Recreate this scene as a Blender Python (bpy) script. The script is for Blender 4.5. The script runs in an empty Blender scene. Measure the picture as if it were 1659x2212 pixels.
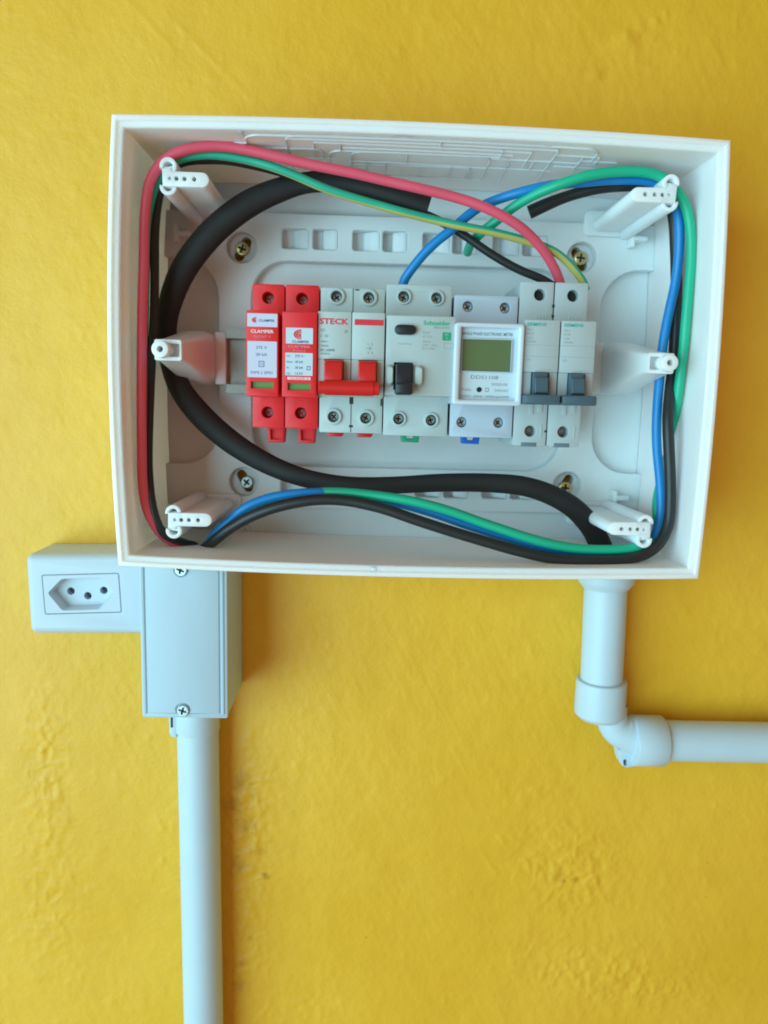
import bpy, bmesh, math, random
import numpy as np
from mathutils import Vector, Matrix
from mathutils.geometry import tessellate_polygon
random.seed(4)
S = 0.001                                   # everything below is in millimetres: x right, z up, h = distance out from the wall
SC = bpy.context.scene
COL = SC.collection
R = math.radians

# ------------------------------------------------------------------ camera
PITCH, YAW, ROLL, DIST, FPX = -.142, -.028, .025, 452.0, 1600.0
def cam_axes():
    cp, sp, cy, sy, cr, sr = math.cos(PITCH), math.sin(PITCH), math.cos(YAW), math.sin(YAW), math.cos(ROLL), math.sin(ROLL)
    M = Matrix(((cy, -sy, 0), (sy, cy, 0), (0, 0, 1))) @ Matrix(((1, 0, 0), (0, cp, -sp), (0, sp, cp)))
    r, u, f = M @ Vector((1, 0, 0)), M @ Vector((0, 0, 1)), M @ Vector((0, 1, 0))
    return cr*r+sr*u, -sr*r+cr*u, f
CR, CU, CF = cam_axes()
def at(px, py, h):                          # point at distance h from the wall seen at that pixel of the 1659 x 2212 view
    d = CF + CR*((px-829.5)/FPX) - CU*((py-1106)/FPX)
    t = (DIST-h)/d.y
    return (d.x*t, d.z*t, h)
cam = bpy.data.cameras.new('camera'); co = bpy.data.objects.new('camera', cam); COL.objects.link(co)
co.matrix_world = Matrix(((CR.x, CU.x, -CF.x, 0), (CR.y, CU.y, -CF.y, -DIST*S), (CR.z, CU.z, -CF.z, 0), (0, 0, 0, 1)))
cam.sensor_fit = 'VERTICAL'; cam.sensor_height = 36; cam.lens = 36*FPX/2212
cam.clip_start = .01; cam.clip_end = 50
cam.dof.use_dof = True; cam.dof.focus_distance = .385; cam.dof.aperture_fstop = 11
SC.camera = co

# ------------------------------------------------------------------ light: a cool window to the left, warm dim room around
w = bpy.data.worlds.new("World"); SC.world = w; w.use_nodes = True
bg = w.node_tree.nodes['Background']; bg.inputs[0].default_value = (1.0, .64, .34, 1); bg.inputs[1].default_value = .37
def area(name, loc, target, sx, sy, power, color):
    l = bpy.data.lights.new(name, 'AREA'); l.shape = 'RECTANGLE'; l.size = sx; l.size_y = sy; l.energy = power; l.color = color
    o = bpy.data.objects.new(name, l); COL.objects.link(o); o.location = loc
    o.rotation_euler = (Vector(target)-Vector(loc)).to_track_quat('-Z', 'Y').to_euler()
    return o
area('window_light', (-1.52, -1.62, -.28), (0, 0, -.05), 2.2, 1.9, 77, (.46, .89, 1.03))
SC.view_settings.view_transform = 'Standard'; SC.view_settings.look = 'None'; SC.view_settings.exposure = 0; SC.view_settings.gamma = 1
SC.cycles.max_bounces = 8; SC.cycles.diffuse_bounces = 5
SC.cycles.filter_width = 1.9

# ------------------------------------------------------------------ materials
def lin(c):
    return tuple(((v/255+.055)/1.055)**2.4 if v/255 > .04045 else v/255/12.92 for v in c)
def mat(name, rgb, rough=.45, metal=0, bump=0, bscale=900, var=0, sss=0, spec=.5, coat=0):
    m = bpy.data.materials.new(name); m.use_nodes = True; nt = m.node_tree; b = nt.nodes['Principled BSDF']
    c = lin(rgb) if max(rgb) > 1.01 else rgb
    b.inputs['Base Color'].default_value = (*c, 1); b.inputs['Roughness'].default_value = rough; b.inputs['Metallic'].default_value = metal
    b.inputs['Specular IOR Level'].default_value = spec
    if sss:
        b.inputs['Subsurface Weight'].default_value = sss; b.inputs['Subsurface Radius'].default_value = (1, .80, .60); b.inputs['Subsurface Scale'].default_value = .006
    tc = nt.nodes.new('ShaderNodeTexCoord')
    if var:
        n = nt.nodes.new('ShaderNodeTexNoise'); n.inputs['Scale'].default_value = 45; n.inputs['Detail'].default_value = 6
        nt.links.new(tc.outputs['Object'], n.inputs['Vector'])
        mx = nt.nodes.new('ShaderNodeMix'); mx.data_type = 'RGBA'
        mx.inputs[6].default_value = (*[v*(1-var) for v in c], 1); mx.inputs[7].default_value = (*[min(1, v*(1+var)) for v in c], 1)
        nt.links.new(n.outputs['Fac'], mx.inputs[0]); nt.links.new(mx.outputs[2], b.inputs['Base Color'])
        mr = nt.nodes.new('ShaderNodeMapRange'); mr.inputs[3].default_value = rough-.08; mr.inputs[4].default_value = rough+.1
        nt.links.new(n.outputs['Fac'], mr.inputs[0]); nt.links.new(mr.outputs[0], b.inputs['Roughness'])
    if bump:
        n2 = nt.nodes.new('ShaderNodeTexNoise'); n2.inputs['Scale'].default_value = bscale; n2.inputs['Detail'].default_value = 3
        nt.links.new(tc.outputs['Object'], n2.inputs['Vector'])
        bp = nt.nodes.new('ShaderNodeBump'); bp.inputs['Strength'].default_value = bump*1.5; bp.inputs['Distance'].default_value = .0002
        nt.links.new(n2.outputs['Fac'], bp.inputs['Height']); nt.links.new(bp.outputs[0], b.inputs['Normal'])
    return m
M = dict(
    box=mat('box_white_plastic', (.80, .82, .83), .38, bump=.12, bscale=700, var=.03, sss=.6),
    rim=mat('rim_white_plastic', (.87, .89, .90), .30, bump=.1, var=.02, sss=.4),
    pvc=mat('white_pvc', (.53, .66, .76), .42, bump=.12, bscale=500, var=.03),
    jbox=mat('junction_box_plastic', (.45, .58, .68), .5, bump=.2, bscale=1500, var=.02),
    sock=mat('socket_plastic', (.53, .62, .71), .42, bump=.1, bscale=1300, var=.02),
    red=mat('red_plastic', (.80, .014, .022), .5, bump=.15, var=.05),
    redh=mat('red_handle_plastic', (.68, .013, .012), .35, var=.05),
    grey1=mat('pale_breaker_plastic', (.48, .56, .56), .5, bump=.15, bscale=1500, var=.02),
    grey2=mat('grey_breaker_plastic', (.46, .53, .54), .5, bump=.15, bscale=1500, var=.02),
    grey3=mat('grey_blue_plastic', (.45, .51, .53), .5, bump=.15, bscale=1500, var=.02),
    meter=mat('meter_plastic', (.48, .55, .65), .45, bump=.1, var=.02),
    meterf=mat('meter_bezel_plastic', (.64, .71, .80), .28, var=.02),
    lab=mat('label_paper', (.62, .62, .78), .5),
    lab2=mat('label_paper_pale', (.58, .68, .76), .5),
    dark=mat('black_plastic', (.012, .016, .022), .38, var=.1),
    hole=mat('dark_cavity', (.03, .03, .03), .8),
    handle=mat('slate_handle_plastic', (.065, .115, .15), .42, var=.08),
    slate=mat('slate_print', (.13, .19, .22), .6),
    steel=mat('zinc_screw_metal', (.50, .58, .60), .25, metal=.75, bump=.3, bscale=2500, var=.12),
    steeld=mat('dark_screw_metal', (.26, .23, .21), .4, metal=1, bump=.3, bscale=2500, var=.2),
    brass=mat('yellow_zinc_metal', (.66, .58, .30), .3, metal=1, bump=.2, bscale=2500, var=.15),
    rail=mat('galvanised_steel', (.27, .25, .23), .36, metal=.85, bump=.2, var=.1),
    lcd=mat('lcd_glass', (.12, .17, .075), .2, var=.05),
    green=mat('green_clip_plastic', (.01, .33, .16), .4),
    blue=mat('blue_clip_plastic', (.005, .12, .55), .4),
    greenflag=mat('green_status_flag', (.11, .27, .06), .5, var=.15),
    tred=mat('red_ink', (.72, .03, .05), .5), tblue=mat('blue_ink', (.03, .05, .26), .5), tgrey=mat('grey_ink', (.17, .20, .20), .6),
    tgrey2=mat('pale_grey_ink', (.32, .36, .36), .6), tgreen=mat('green_ink', (.0, .40, .20), .5), tteal=mat('teal_ink', (.03, .40, .36), .5), twhite=mat('white_ink', (.86, .66, .70), .5),
    tpink=mat('pink_ink', (.78, .25, .30), .5),
    cblack=mat('black_cable_sheath', (.017, .015, .015), .62, bump=.25, bscale=600, var=.2, spec=.4),
    wblack=mat('black_wire_insulation', (.015, .017, .019), .42, bump=.2, bscale=500, var=.2),
    wred=mat('red_wire_insulation', (.80, .095, .16), .40, bump=.1, var=.06),
    wblue=mat('blue_wire_insulation', (.002, .21, .55), .38, bump=.1, var=.06),
    wgreen=mat('green_wire_insulation', (.003, .42, .24), .38, bump=.1, var=.06),
    wgreen2=mat('striped_wire_green', (.02, .40, .26), .38, var=.06),
    wyel=mat('striped_wire_yellow', (.50, .46, .12), .4, var=.06),
    copper=mat('copper_strands', (.75, .35, .2), .35, metal=1),
)

def add_stains(m, spots, col):
    nt = m.node_tree; N, L = nt.nodes, nt.links; b = N['Principled BSDF']; tc = N.new('ShaderNodeTexCoord'); sep = N.new('ShaderNodeSeparateXYZ'); L.new(tc.outputs['Object'], sep.inputs[0])
    lk = b.inputs['Base Color'].links; last = lk[0].from_socket
    for x, z, rad, st in spots:
        cmb = N.new('ShaderNodeCombineXYZ'); L.new(sep.outputs[0], cmb.inputs[0]); L.new(sep.outputs[2], cmb.inputs[2])
        vm = N.new('ShaderNodeVectorMath'); vm.operation = 'DISTANCE'; L.new(cmb.outputs[0], vm.inputs[0]); vm.inputs[1].default_value = (x*S, 0, z*S)
        nz = N.new('ShaderNodeTexNoise'); nz.inputs['Scale'].default_value = 480; nz.inputs['Detail'].default_value = 4; L.new(tc.outputs['Object'], nz.inputs['Vector'])
        ad = N.new('ShaderNodeMath'); ad.operation = 'MULTIPLY_ADD'; L.new(nz.outputs['Fac'], ad.inputs[0]); ad.inputs[1].default_value = rad*S*3.2; L.new(vm.outputs['Value'], ad.inputs[2])
        mr = N.new('ShaderNodeMapRange'); L.new(ad.outputs[0], mr.inputs[0]); mr.inputs[1].default_value = rad*S*1.55; mr.inputs[2].default_value = rad*S*2.3; mr.inputs[3].default_value = st; mr.inputs[4].default_value = 0
        mm = N.new('ShaderNodeMix'); mm.data_type = 'RGBA'; L.new(mr.outputs[0], mm.inputs[0]); L.new(last, mm.inputs[6]); mm.inputs[7].default_value = (*col, 1); last = mm.outputs[2]
    L.new(last, b.inputs['Base Color'])
M['side'] = mat('thin_translucent_box_plastic', (.86, .88, .89), .4, bump=.12, bscale=700, var=.03, sss=1)
M['dirty'] = mat('dusty_box_plastic', (.80, .82, .83), .5, bump=.15, bscale=700, var=.05, sss=.3)
# local coordinates about the box centre (24.7, 22.5)
add_stains(M['dirty'], [(-112, -86, 3.2, .85), (-106, -91, 4.0, .7), (-118, -93, 4.5, .6), (-100, -84, 2.6, .6), (-96, -98, 5, .35), (70, 73, 2, .35)], (.10, .075, .05))
# ------------------------------------------------------------------ mesh builder
def rect(x0, x1, z0, z1, r=0, n=5):
    if r <= 0: return [(x0, z0), (x1, z0), (x1, z1), (x0, z1)]
    p = []
    for cx, cz, a in ((x1-r, z0+r, -90), (x1-r, z1-r, 0), (x0+r, z1-r, 90), (x0+r, z0+r, 180)):
        for i in range(n+1):
            t = R(a+90*i/n); p.append((cx+r*math.cos(t), cz+r*math.sin(t)))
    return p
def circ(cx, cz, r, n=24, a0=0): return [(cx+r*math.cos(a0+2*math.pi*i/n), cz+r*math.sin(a0+2*math.pi*i/n)) for i in range(n)]
def capsule(cx, cz, L, r, ang, n=8):
    p = []
    for s, b in ((1, -90), (-1, 90)):
        for i in range(n+1):
            t = R(b+180*i/n); p.append((s*L/2+r*math.cos(t), r*math.sin(t)))
    c, q = math.cos(R(ang)), math.sin(R(ang))
    return [(cx+c*x-q*z, cz+q*x+c*z) for x, z in p]
def inset(loop, d):
    n = len(loop); A = sum(loop[i][0]*loop[(i+1) % n][1]-loop[(i+1) % n][0]*loop[i][1] for i in range(n))
    s = 1 if A > 0 else -1; out = []
    for i in range(n):
        p0, p1, p2 = Vector(loop[i-1]), Vector(loop[i]), Vector(loop[(i+1) % n])
        e1, e2 = (p1-p0), (p2-p1)
        if e1.length < 1e-6: e1 = e2
        if e2.length < 1e-6: e2 = e1
        e1, e2 = e1.normalized(), e2.normalized()
        n1, n2 = Vector((-e1.y, e1.x))*s, Vector((-e2.y, e2.x))*s
        m = n1+n2; k = max(.35, 1+n1.dot(n2)); q = p1+m*d/k; out.append((q.x, q.y))
    return out
class MB:
    def __init__(s): s.v = []; s.f = []; s.m = []; s.mi = 0
    def ring(s, loop, h):
        b = len(s.v); s.v += [(x, h, z) for x, z in loop]; return list(range(b, b+len(loop)))
    def face(s, f): s.f.append(f); s.m.append(s.mi)
    def bridge(s, a, b):
        n = len(a)
        for i in range(n): s.face((a[i], a[(i+1) % n], b[(i+1) % n], b[i]))
    def cap(s, rings):
        polys = [[Vector((s.v[i][0], s.v[i][2], 0)) for i in r] for r in rings]
        flat = [i for r in rings for i in r]
        for t in tessellate_polygon(polys): s.face(tuple(flat[i] for i in t))
    def prism(s, loop, h0, h1, ch=.25, holes=(), back=False, hole_ch=0, seg=2):
        r0 = s.ring(loop, h0); prev = r0
        if ch > 0:
            for k in range(seg+1):
                t = math.pi/2*k/seg
                rr = s.ring(inset(loop, ch*(1-math.cos(t))), h1-ch+ch*math.sin(t)); s.bridge(prev, rr); prev = rr
        else:
            rr = s.ring(loop, h1); s.bridge(prev, rr); prev = rr
        tops = [prev]; bots = [r0]
        for hl in holes:
            a = s.ring(inset(hl, -hole_ch) if hole_ch else hl, h1); p = a
            if hole_ch:
                q = s.ring(hl, h1-hole_ch); s.bridge(p, q); p = q
            b = s.ring(hl, h0); s.bridge(p, b); tops.append(a); bots.append(b)
        s.cap(tops)
        if back: s.cap(bots)
        return s
    def box(s, x0, x1, z0, z1, h0, h1, ch=.25, r=0): return s.prism(rect(x0, x1, z0, z1, r), h0, h1, ch, back=True)
    def lathe(s, cx, cz, prof, n=28, cap=True):       # axis along h; prof = (radius, h) from back to front
        prev = None
        for r, h in prof:
            g = s.ring(circ(cx, cz, r, n), h)
            if prev: s.bridge(prev, g)
            prev = g
        if cap: s.cap([prev])
        return s
    def loft(s, sections, caps=True):                 # sections = [(loop, h)]
        prev = None; first = None
        for lp, h in sections:
            g = s.ring(lp, h)
            if prev: s.bridge(prev, g)
            else: first = g
            prev = g
        if caps: s.cap([prev])
        return s
    def revolve(s, a, b, prof, n=36):                 # cylinder-like body along a->b (points x,z,h); prof = (t along in mm, radius)
        a, b = Vector((a[0], a[2], a[1])), Vector((b[0], b[2], b[1])); T = (b-a).normalized()
        N = T.cross(Vector((0, 1, 0)))
        if N.length < .1: N = T.cross(Vector((1, 0, 0)))
        N.normalize(); B = T.cross(N); prev = None
        for t, r in prof:
            base = len(s.v)
            for i in range(n):
                q = 2*math.pi*i/n; p = a+T*t+(N*math.cos(q)+B*math.sin(q))*r; s.v.append((p.x, p.y, p.z))
            g = list(range(base, base+n))
            if prev: s.bridge(prev, g)
            prev = g
        return s
    def build(s, name, mats, parent=None, smooth=30, label=None, recalc=True):
        me = bpy.data.meshes.new(name); o = bpy.data.objects.new(name, me); COL.objects.link(o)
        off = Vector((0, 0, 0))
        if parent is not None: o.parent = parent; off = Vector(parent['origin'])
        bm = bmesh.new()
        vs = [bm.verts.new((x*S-off.x, -h*S-off.y, z*S-off.z)) for x, h, z in s.v]
        for f, mi in zip(s.f, s.m):
            if len(set(f)) < 3: continue
            try: bf = bm.faces.new([vs[i] for i in f]); bf.material_index = mi
            except ValueError: pass
        if recalc: bmesh.ops.recalc_face_normals(bm, faces=bm.faces)
        for f in bm.faces: f.smooth = True
        bm.to_mesh(me); bm.free()
        me.set_sharp_from_angle(angle=R(smooth))
        for m in (mats if isinstance(mats, (list, tuple)) else [mats]): me.materials.append(M[m] if isinstance(m, str) else m)
        o['origin'] = list(off)
        if label: o['label'] = label
        return o
def thing(name, x, z, h, label, cat, group=None):
    o = bpy.data.objects.new(name, None); COL.objects.link(o); o.location = (x*S, -h*S, z*S); o.empty_display_size = .01
    o['origin'] = [x*S, -h*S, z*S]; o['label'] = label; o['category'] = cat
    if group: o['group'] = group
    return o
def tag(o, label, cat, group=None):
    o['label'] = label; o['category'] = cat
    if group: o['group'] = group
    return o
def place(o0, x, z, h, rot=0, parent=None, scale=1):   # a copy sharing the mesh
    o = o0.copy(); COL.objects.link(o); off = Vector((0, 0, 0))
    if parent is not None: o.parent = parent; off = Vector(parent['origin'])
    else: o.parent = None
    o.location = Vector((x*S, -h*S, z*S))-off; o.rotation_euler = (0, rot, 0); o.scale = (scale,)*3
    o['origin'] = list(off); return o
# lettering ----------------------------------------------------------
def text(mb, s, cx, cz, h, height, width=None, bold=0, rot=0, thick=.05, align='C', space=1.0, shear=0):
    cu = bpy.data.curves.new('lettering', 'FONT'); cu.body = s; cu.size = 1; cu.offset = bold; cu.resolution_u = 2; cu.space_character = space; cu.shear = shear
    ob = bpy.data.objects.new('lettering', cu); COL.objects.link(ob)
    me = bpy.data.meshes.new_from_object(ob.evaluated_get(bpy.context.evaluated_depsgraph_get()))
    bpy.data.objects.remove(ob); bpy.data.curves.remove(cu)
    P = [v.co.copy() for v in me.vertices]
    if not P: return
    x0, x1 = min(p.x for p in P), max(p.x for p in P)
    sy = height/.72; sx = sy if width is None else width/(x1-x0)
    wd = (x1-x0)*sx; ox = {'C': -wd/2, 'L': 0, 'R': -wd}[align]
    b = len(mb.v); c, q = math.cos(rot), math.sin(rot)
    for p in P:
        X, Z = (p.x-x0)*sx+ox, (p.y-.36)*sy
        mb.v.append((cx+X*c-Z*q, h+thick, cz+X*q+Z*c))
    for f in me.polygons: mb.face(tuple(b+i for i in f.vertices))
    bpy.data.meshes.remove(me)
# cables --------------------------------------------------------------
def spline(pts, step=1.6):
    P = np.array(pts, float); P = np.vstack([2*P[0]-P[1], P, 2*P[-1]-P[-2]]); out = []
    for i in range(1, len(P)-2):
        p0, p1, p2, p3 = P[i-1], P[i], P[i+1], P[i+2]
        n = max(2, int(np.linalg.norm((p2-p1)[:3])/step))
        d0, d1, d2 = [max(1e-3, np.linalg.norm((b-a)[:3]))**.5 for a, b in ((p0, p1), (p1, p2), (p2, p3))]
        for k in range(n):
            t = d0+d1*k/n
            A1 = (d0-t)/d0*p0+t/d0*p1; A2 = (d0+d1-t)/d1*p1+(t-d0)/d1*p2; A3 = (d0+d1+d2-t)/d2*p2+(t-d0-d1)/d2*p3
            B1 = (d0+d1-t)/(d0+d1)*A1+t/(d0+d1)*A2; B2 = (d0+d1+d2-t)/(d1+d2)*A2+(t-d0)/(d1+d2)*A3
            out.append((d0+d1-t)/d1*B1+(t-d0)/d1*B2)
    out.append(P[-2]); return np.array(out)
def cable(name, px, mats, label, cat, dia=4.8, flat=1, twist=0, stripe=0, n=20, group=None, endcap=True):
    """px rows: (px, py, h[, diameter mm])"""
    pts = []
    for row in px:
        if row[0] == 'w': x, z, h = row[1], row[2], row[3]; row = row[1:4]
        else: x, z, h = at(row[0], row[1], row[2])
        pts.append((x, h, z, (row[3] if len(row) > 3 else dia)/2))
    Q = spline(pts); mb = MB(); prev = None; L = 0
    for _ in range(3):                       # relax small kinks
        Q[1:-1] = .25*Q[:-2]+.5*Q[1:-1]+.25*Q[2:]
    for i, q in enumerate(Q):
        T = Vector((Q[min(i+1, len(Q)-1)]-Q[max(i-1, 0)])[:3]).normalized()
        N = T.cross(Vector((0, 1, 0))); N.normalize(); B = T.cross(N)
        if i: L += np.linalg.norm(Q[i][:3]-Q[i-1][:3])
        base = len(mb.v); r = q[3]
        for j in range(n):
            a = 2*math.pi*j/n+(R(88+min(136, max(0, L-165)*.58))-math.pi*stripe if stripe else 0)
            if stripe == 0: ca, sa = math.cos(a), math.sin(a)*flat
            else: ca, sa = math.cos(a), math.sin(a)
            mb.v.append(tuple(Vector(q[:3])+N*ca*r+B*sa*r))
        g = list(range(base, base+n))
        if prev:
            for j in range(n):
                mb.mi = 1 if (stripe and j < n*stripe) else 0
                mb.face((prev[j], prev[(j+1) % n], g[(j+1) % n], g[j]))
        else: first = g
        prev = g
    mb.mi = 0
    for g in (first, prev):
        c = len(mb.v); mb.v.append(tuple(np.mean([mb.v[i] for i in g], axis=0)))
        for j in range(n): mb.face((g[j], g[(j+1) % n], c))
    o = mb.build(name, mats, smooth=60); o['label'] = label; o['category'] = cat
    if group: o['group'] = group
    return o

# ------------------------------------------------------------------ the wall
def vnoise(X, Z, sx, sz, seed, oct=1):
    out = 0; amp = 1
    for k in range(oct):
        rg = np.random.RandomState(seed+k*17); G = rg.rand(256, 256)*2-1
        u, v = X/sx*(2**k)+100.3, Z/sz*(2**k)+90.7; iu, iv = np.floor(u).astype(int), np.floor(v).astype(int); fu, fv = u-iu, v-iv
        fu = fu**3*(fu*(6*fu-15)+10); fv = fv**3*(fv*(6*fv-15)+10)
        a, b, c, d = G[iv % 256, iu % 256], G[iv % 256, (iu+1) % 256], G[(iv+1) % 256, iu % 256], G[(iv+1) % 256, (iu+1) % 256]
        out = out+amp*((a*(1-fu)+b*fu)*(1-fv)+(c*(1-fu)+d*fu)*fv); amp *= .5
    return out
def gauss(X, Z, px, py, sx, sz=None, ang=0):
    cx, cz, _ = at(px, py, 0); sz = sz or sx; c, s_ = math.cos(R(ang)), math.sin(R(ang))
    dx, dz = X-cx, Z-cz; u, v = dx*c+dz*s_, -dx*s_+dz*c
    return np.exp(-(u/sx)**2-(v/sz)**2)
def make_wall():
    xs = np.concatenate([np.linspace(-1500, -340, 24), np.arange(-330, 380, 1.25), np.linspace(390, 1500, 24)])
    zs = np.concatenate([np.linspace(-1500, -530, 20), np.arange(-520, 320, 1.25), np.linspace(330, 1500, 24)])
    X, Z = np.meshgrid(xs, zs)
    H = .6*vnoise(X, Z, 75, 95, 1, 2) + .17*vnoise(X, Z, 17, 24, 5, 2)
    c, s_ = math.cos(R(-62)), math.sin(R(-62)); U, V = X*c+Z*s_, -X*s_+Z*c
    tex = .35+.65*np.clip(.5+vnoise(X, Z, 60, 60, 77, 1), 0, 1)
    H += .075*tex*vnoise(U, V, 24, 2.6, 9, 2)                       # roller / brush drag
    H += .06*tex*vnoise(X, Z, 2.6, 7, 21, 2)
    H += .055*vnoise(X, Z, 5, 5, 31, 3)
    H += .16*np.clip(vnoise(X, Z, 7, 9, 91, 2)-.55, 0, 1)*2
    rough = (gauss(X, Z, 1230, 1880, 38, 30, -25)+gauss(X, Z, 1320, 2110, 62, 22, -10)+gauss(X, Z, 540, 1740, 16, 40)*1.1+gauss(X, Z, 530, 2000, 16, 60)*.8
             + .8*gauss(X, Z, 100, 1640, 14, 50)+.55*gauss(X, Z, 100, 1950, 20, 60)+.4*gauss(X, Z, 1380, 100, 25, 20)+.4*gauss(X, Z, 640, 2180, 40, 16)+.35*gauss(X, Z, 1150, 1700, 30, 15))
    rough = np.clip(rough, 0, 1.2)
    wr = 1-np.abs(vnoise(X+3*vnoise(X, Z, 9, 9, 61), Z, 8.5, 10.5, 41, 2)); wr = np.clip((wr-.55)/.45, 0, 1)**1.6
    H += .85*rough*wr + .42*rough*vnoise(X, Z, 3.6, 4.6, 51, 2)
    for px, py, s1, s2, a, amp in ((1352, 82, 5, 4.5, 0, 1.3), (1290, 158, 3.5, 2.8, 30, .9), (1345, 100, 9, 6, 0, .7), (1418, 45, 2.2, 2, 0, .8), (1440, 30, 1.6, 2.5, 0, .6),
                                  (1545, 110, 12, 1.2, -55, .35), (450, 120, 34, 1.4, -42, .3), (330, 60, 26, 1.3, -45, .22), (1000, 60, 26, 1.6, -48, .22), (860, 105, 2, 2, 0, .4),
                                  (95, 1330+350, 1.2, 10, 8, .45), (150, 1890, 1.3, 9, 12, .4), (90, 1620, 2, 8, 0, .3), (350, 1860, 1.2, 3, 20, .45), (470, 1500, 2, 4, 0, .3),
                                  (575, 1895, 2.2, 1.6, -30, .5), (640, 1655, 2.8, 3.2, 0, .6), (1085, 1815, 6, 1.5, -50, .5), (1060, 1870, 9, 1.3, -55, .4), (540, 1585, 2, 3, 0, .4), (345, 1780, 1.1, 5, 25, .4)):
        H += amp*gauss(X, Z, px, py, s1, s2, a)
    rg = np.random.RandomState(12)
    for k in range(95):                                                # stray grains under the paint
        gx, gy = rg.uniform(0, 1659), rg.uniform(0, 2212); a = rg.uniform(.12, .45)*rg.choice([1, 1, -1]); q = rg.uniform(.7, 1.7)
        H += a*gauss(X, Z, gx, gy, q, q*rg.uniform(1, 2.2), rg.uniform(-40, 40))
    H -= H.mean()
    H = np.clip(H, -2.5, 1.8)-1.2
    V3 = np.stack([X*S, -H*S, Z*S], -1).reshape(-1, 3); ny, nx = X.shape
    idx = np.arange(ny*nx).reshape(ny, nx); F = np.stack([idx[:-1, :-1], idx[:-1, 1:], idx[1:, 1:], idx[1:, :-1]], -1).reshape(-1, 4)
    me = bpy.data.meshes.new('wall'); me.vertices.add(len(V3)); me.vertices.foreach_set('co', V3.ravel())
    me.loops.add(F.size); me.loops.foreach_set('vertex_index', F.ravel().astype(np.int32))
    me.polygons.add(len(F)); me.polygons.foreach_set('loop_start', np.arange(0, F.size, 4, dtype=np.int32))
    me.update(); me.validate(); me.polygons.foreach_set('use_smooth', np.ones(len(F), bool))
    o = bpy.data.objects.new('wall', me); COL.objects.link(o); o['kind'] = 'structure'; o['label'] = 'rough plastered wall painted mustard yellow behind the boxes and pipes'
    m = bpy.data.materials.new('yellow_wall_paint'); m.use_nodes = True; nt = m.node_tree; N, L = nt.nodes, nt.links; b = N['Principled BSDF']
    b.inputs['Roughness'].default_value = .47; b.inputs['Specular IOR Level'].default_value = .4
    tc = N.new('ShaderNodeTexCoord')
    def noise(sc, det=4, vec=None):
        n = N.new('ShaderNodeTexNoise'); n.inputs['Scale'].default_value = sc; n.inputs['Detail'].default_value = det; L.new(vec or tc.outputs['Object'], n.inputs['Vector']); return n
    n1 = noise(7, 5); n2 = noise(60, 5)
    cr = N.new('ShaderNodeValToRGB'); L.new(n1.outputs['Fac'], cr.inputs[0])
    cr.color_ramp.elements[0].position = .3; cr.color_ramp.elements[0].color = (.80, .43, .022, 1)
    cr.color_ramp.elements[1].position = .72; cr.color_ramp.elements[1].color = (.87, .49, .042, 1)
    mx = N.new('ShaderNodeMix'); mx.data_type = 'RGBA'; mx.blend_type = 'MULTIPLY'; mx.inputs[0].default_value = .22
    L.new(cr.outputs[0], mx.inputs[6]); L.new(n2.outputs['Color'], mx.inputs[7])
    bw = N.new('ShaderNodeValToRGB'); L.new(n2.outputs['Fac'], bw.inputs[0]); bw.color_ramp.elements[0].position = .25; bw.color_ramp.elements[0].color = (.8, .78, .74, 1); bw.color_ramp.elements[1].position = .6
    L.new(bw.outputs[0], mx.inputs[7])
    last = mx.outputs[2]
    sep = N.new('ShaderNodeSeparateXYZ'); L.new(tc.outputs['Object'], sep.inputs[0])
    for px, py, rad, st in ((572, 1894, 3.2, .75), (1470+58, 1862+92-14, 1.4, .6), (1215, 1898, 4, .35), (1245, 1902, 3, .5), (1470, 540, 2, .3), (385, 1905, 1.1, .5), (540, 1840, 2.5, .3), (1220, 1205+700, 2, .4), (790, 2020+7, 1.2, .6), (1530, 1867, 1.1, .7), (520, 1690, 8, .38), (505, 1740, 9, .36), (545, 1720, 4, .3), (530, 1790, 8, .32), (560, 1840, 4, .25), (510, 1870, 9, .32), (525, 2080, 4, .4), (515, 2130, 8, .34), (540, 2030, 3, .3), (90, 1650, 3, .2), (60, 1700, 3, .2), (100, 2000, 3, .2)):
        x, z, _ = at(px, py, 0)
        vm = N.new('ShaderNodeVectorMath'); vm.operation = 'DISTANCE'; cmb = N.new('ShaderNodeCombineXYZ'); L.new(sep.outputs[0], cmb.inputs[0]); L.new(sep.outputs[2], cmb.inputs[2])
        L.new(cmb.outputs[0], vm.inputs[0]); vm.inputs[1].default_value = (x*S, 0, z*S)
        nz = noise(330, 5); ad = N.new('ShaderNodeMath'); ad.operation = 'MULTIPLY_ADD'; L.new(nz.outputs['Fac'], ad.inputs[0]); ad.inputs[1].default_value = rad*S*2.4; L.new(vm.outputs['Value'], ad.inputs[2])
        mr = N.new('ShaderNodeMapRange'); L.new(ad.outputs[0], mr.inputs[0]); mr.inputs[1].default_value = rad*S*1.1; mr.inputs[2].default_value = rad*S*2.2; mr.inputs[3].default_value = st; mr.inputs[4].default_value = 0
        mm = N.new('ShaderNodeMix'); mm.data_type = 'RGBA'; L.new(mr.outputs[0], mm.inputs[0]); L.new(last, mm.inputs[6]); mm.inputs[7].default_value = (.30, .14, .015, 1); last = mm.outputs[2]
    L.new(last, b.inputs['Base Color'])
    nb = noise(420, 4); nb2 = noise(1500, 2); add = N.new('ShaderNodeMath'); add.operation = 'MULTIPLY_ADD'; L.new(nb2.outputs['Fac'], add.inputs[0]); add.inputs[1].default_value = .4; L.new(nb.outputs['Fac'], add.inputs[2])
    bp = N.new('ShaderNodeBump'); bp.inputs['Strength'].default_value = .6; bp.inputs['Distance'].default_value = .0004
    L.new(add.outputs[0], bp.inputs['Height']); L.new(bp.outputs[0], b.inputs['Normal'])
    me.materials.append(m)
make_wall()

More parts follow.
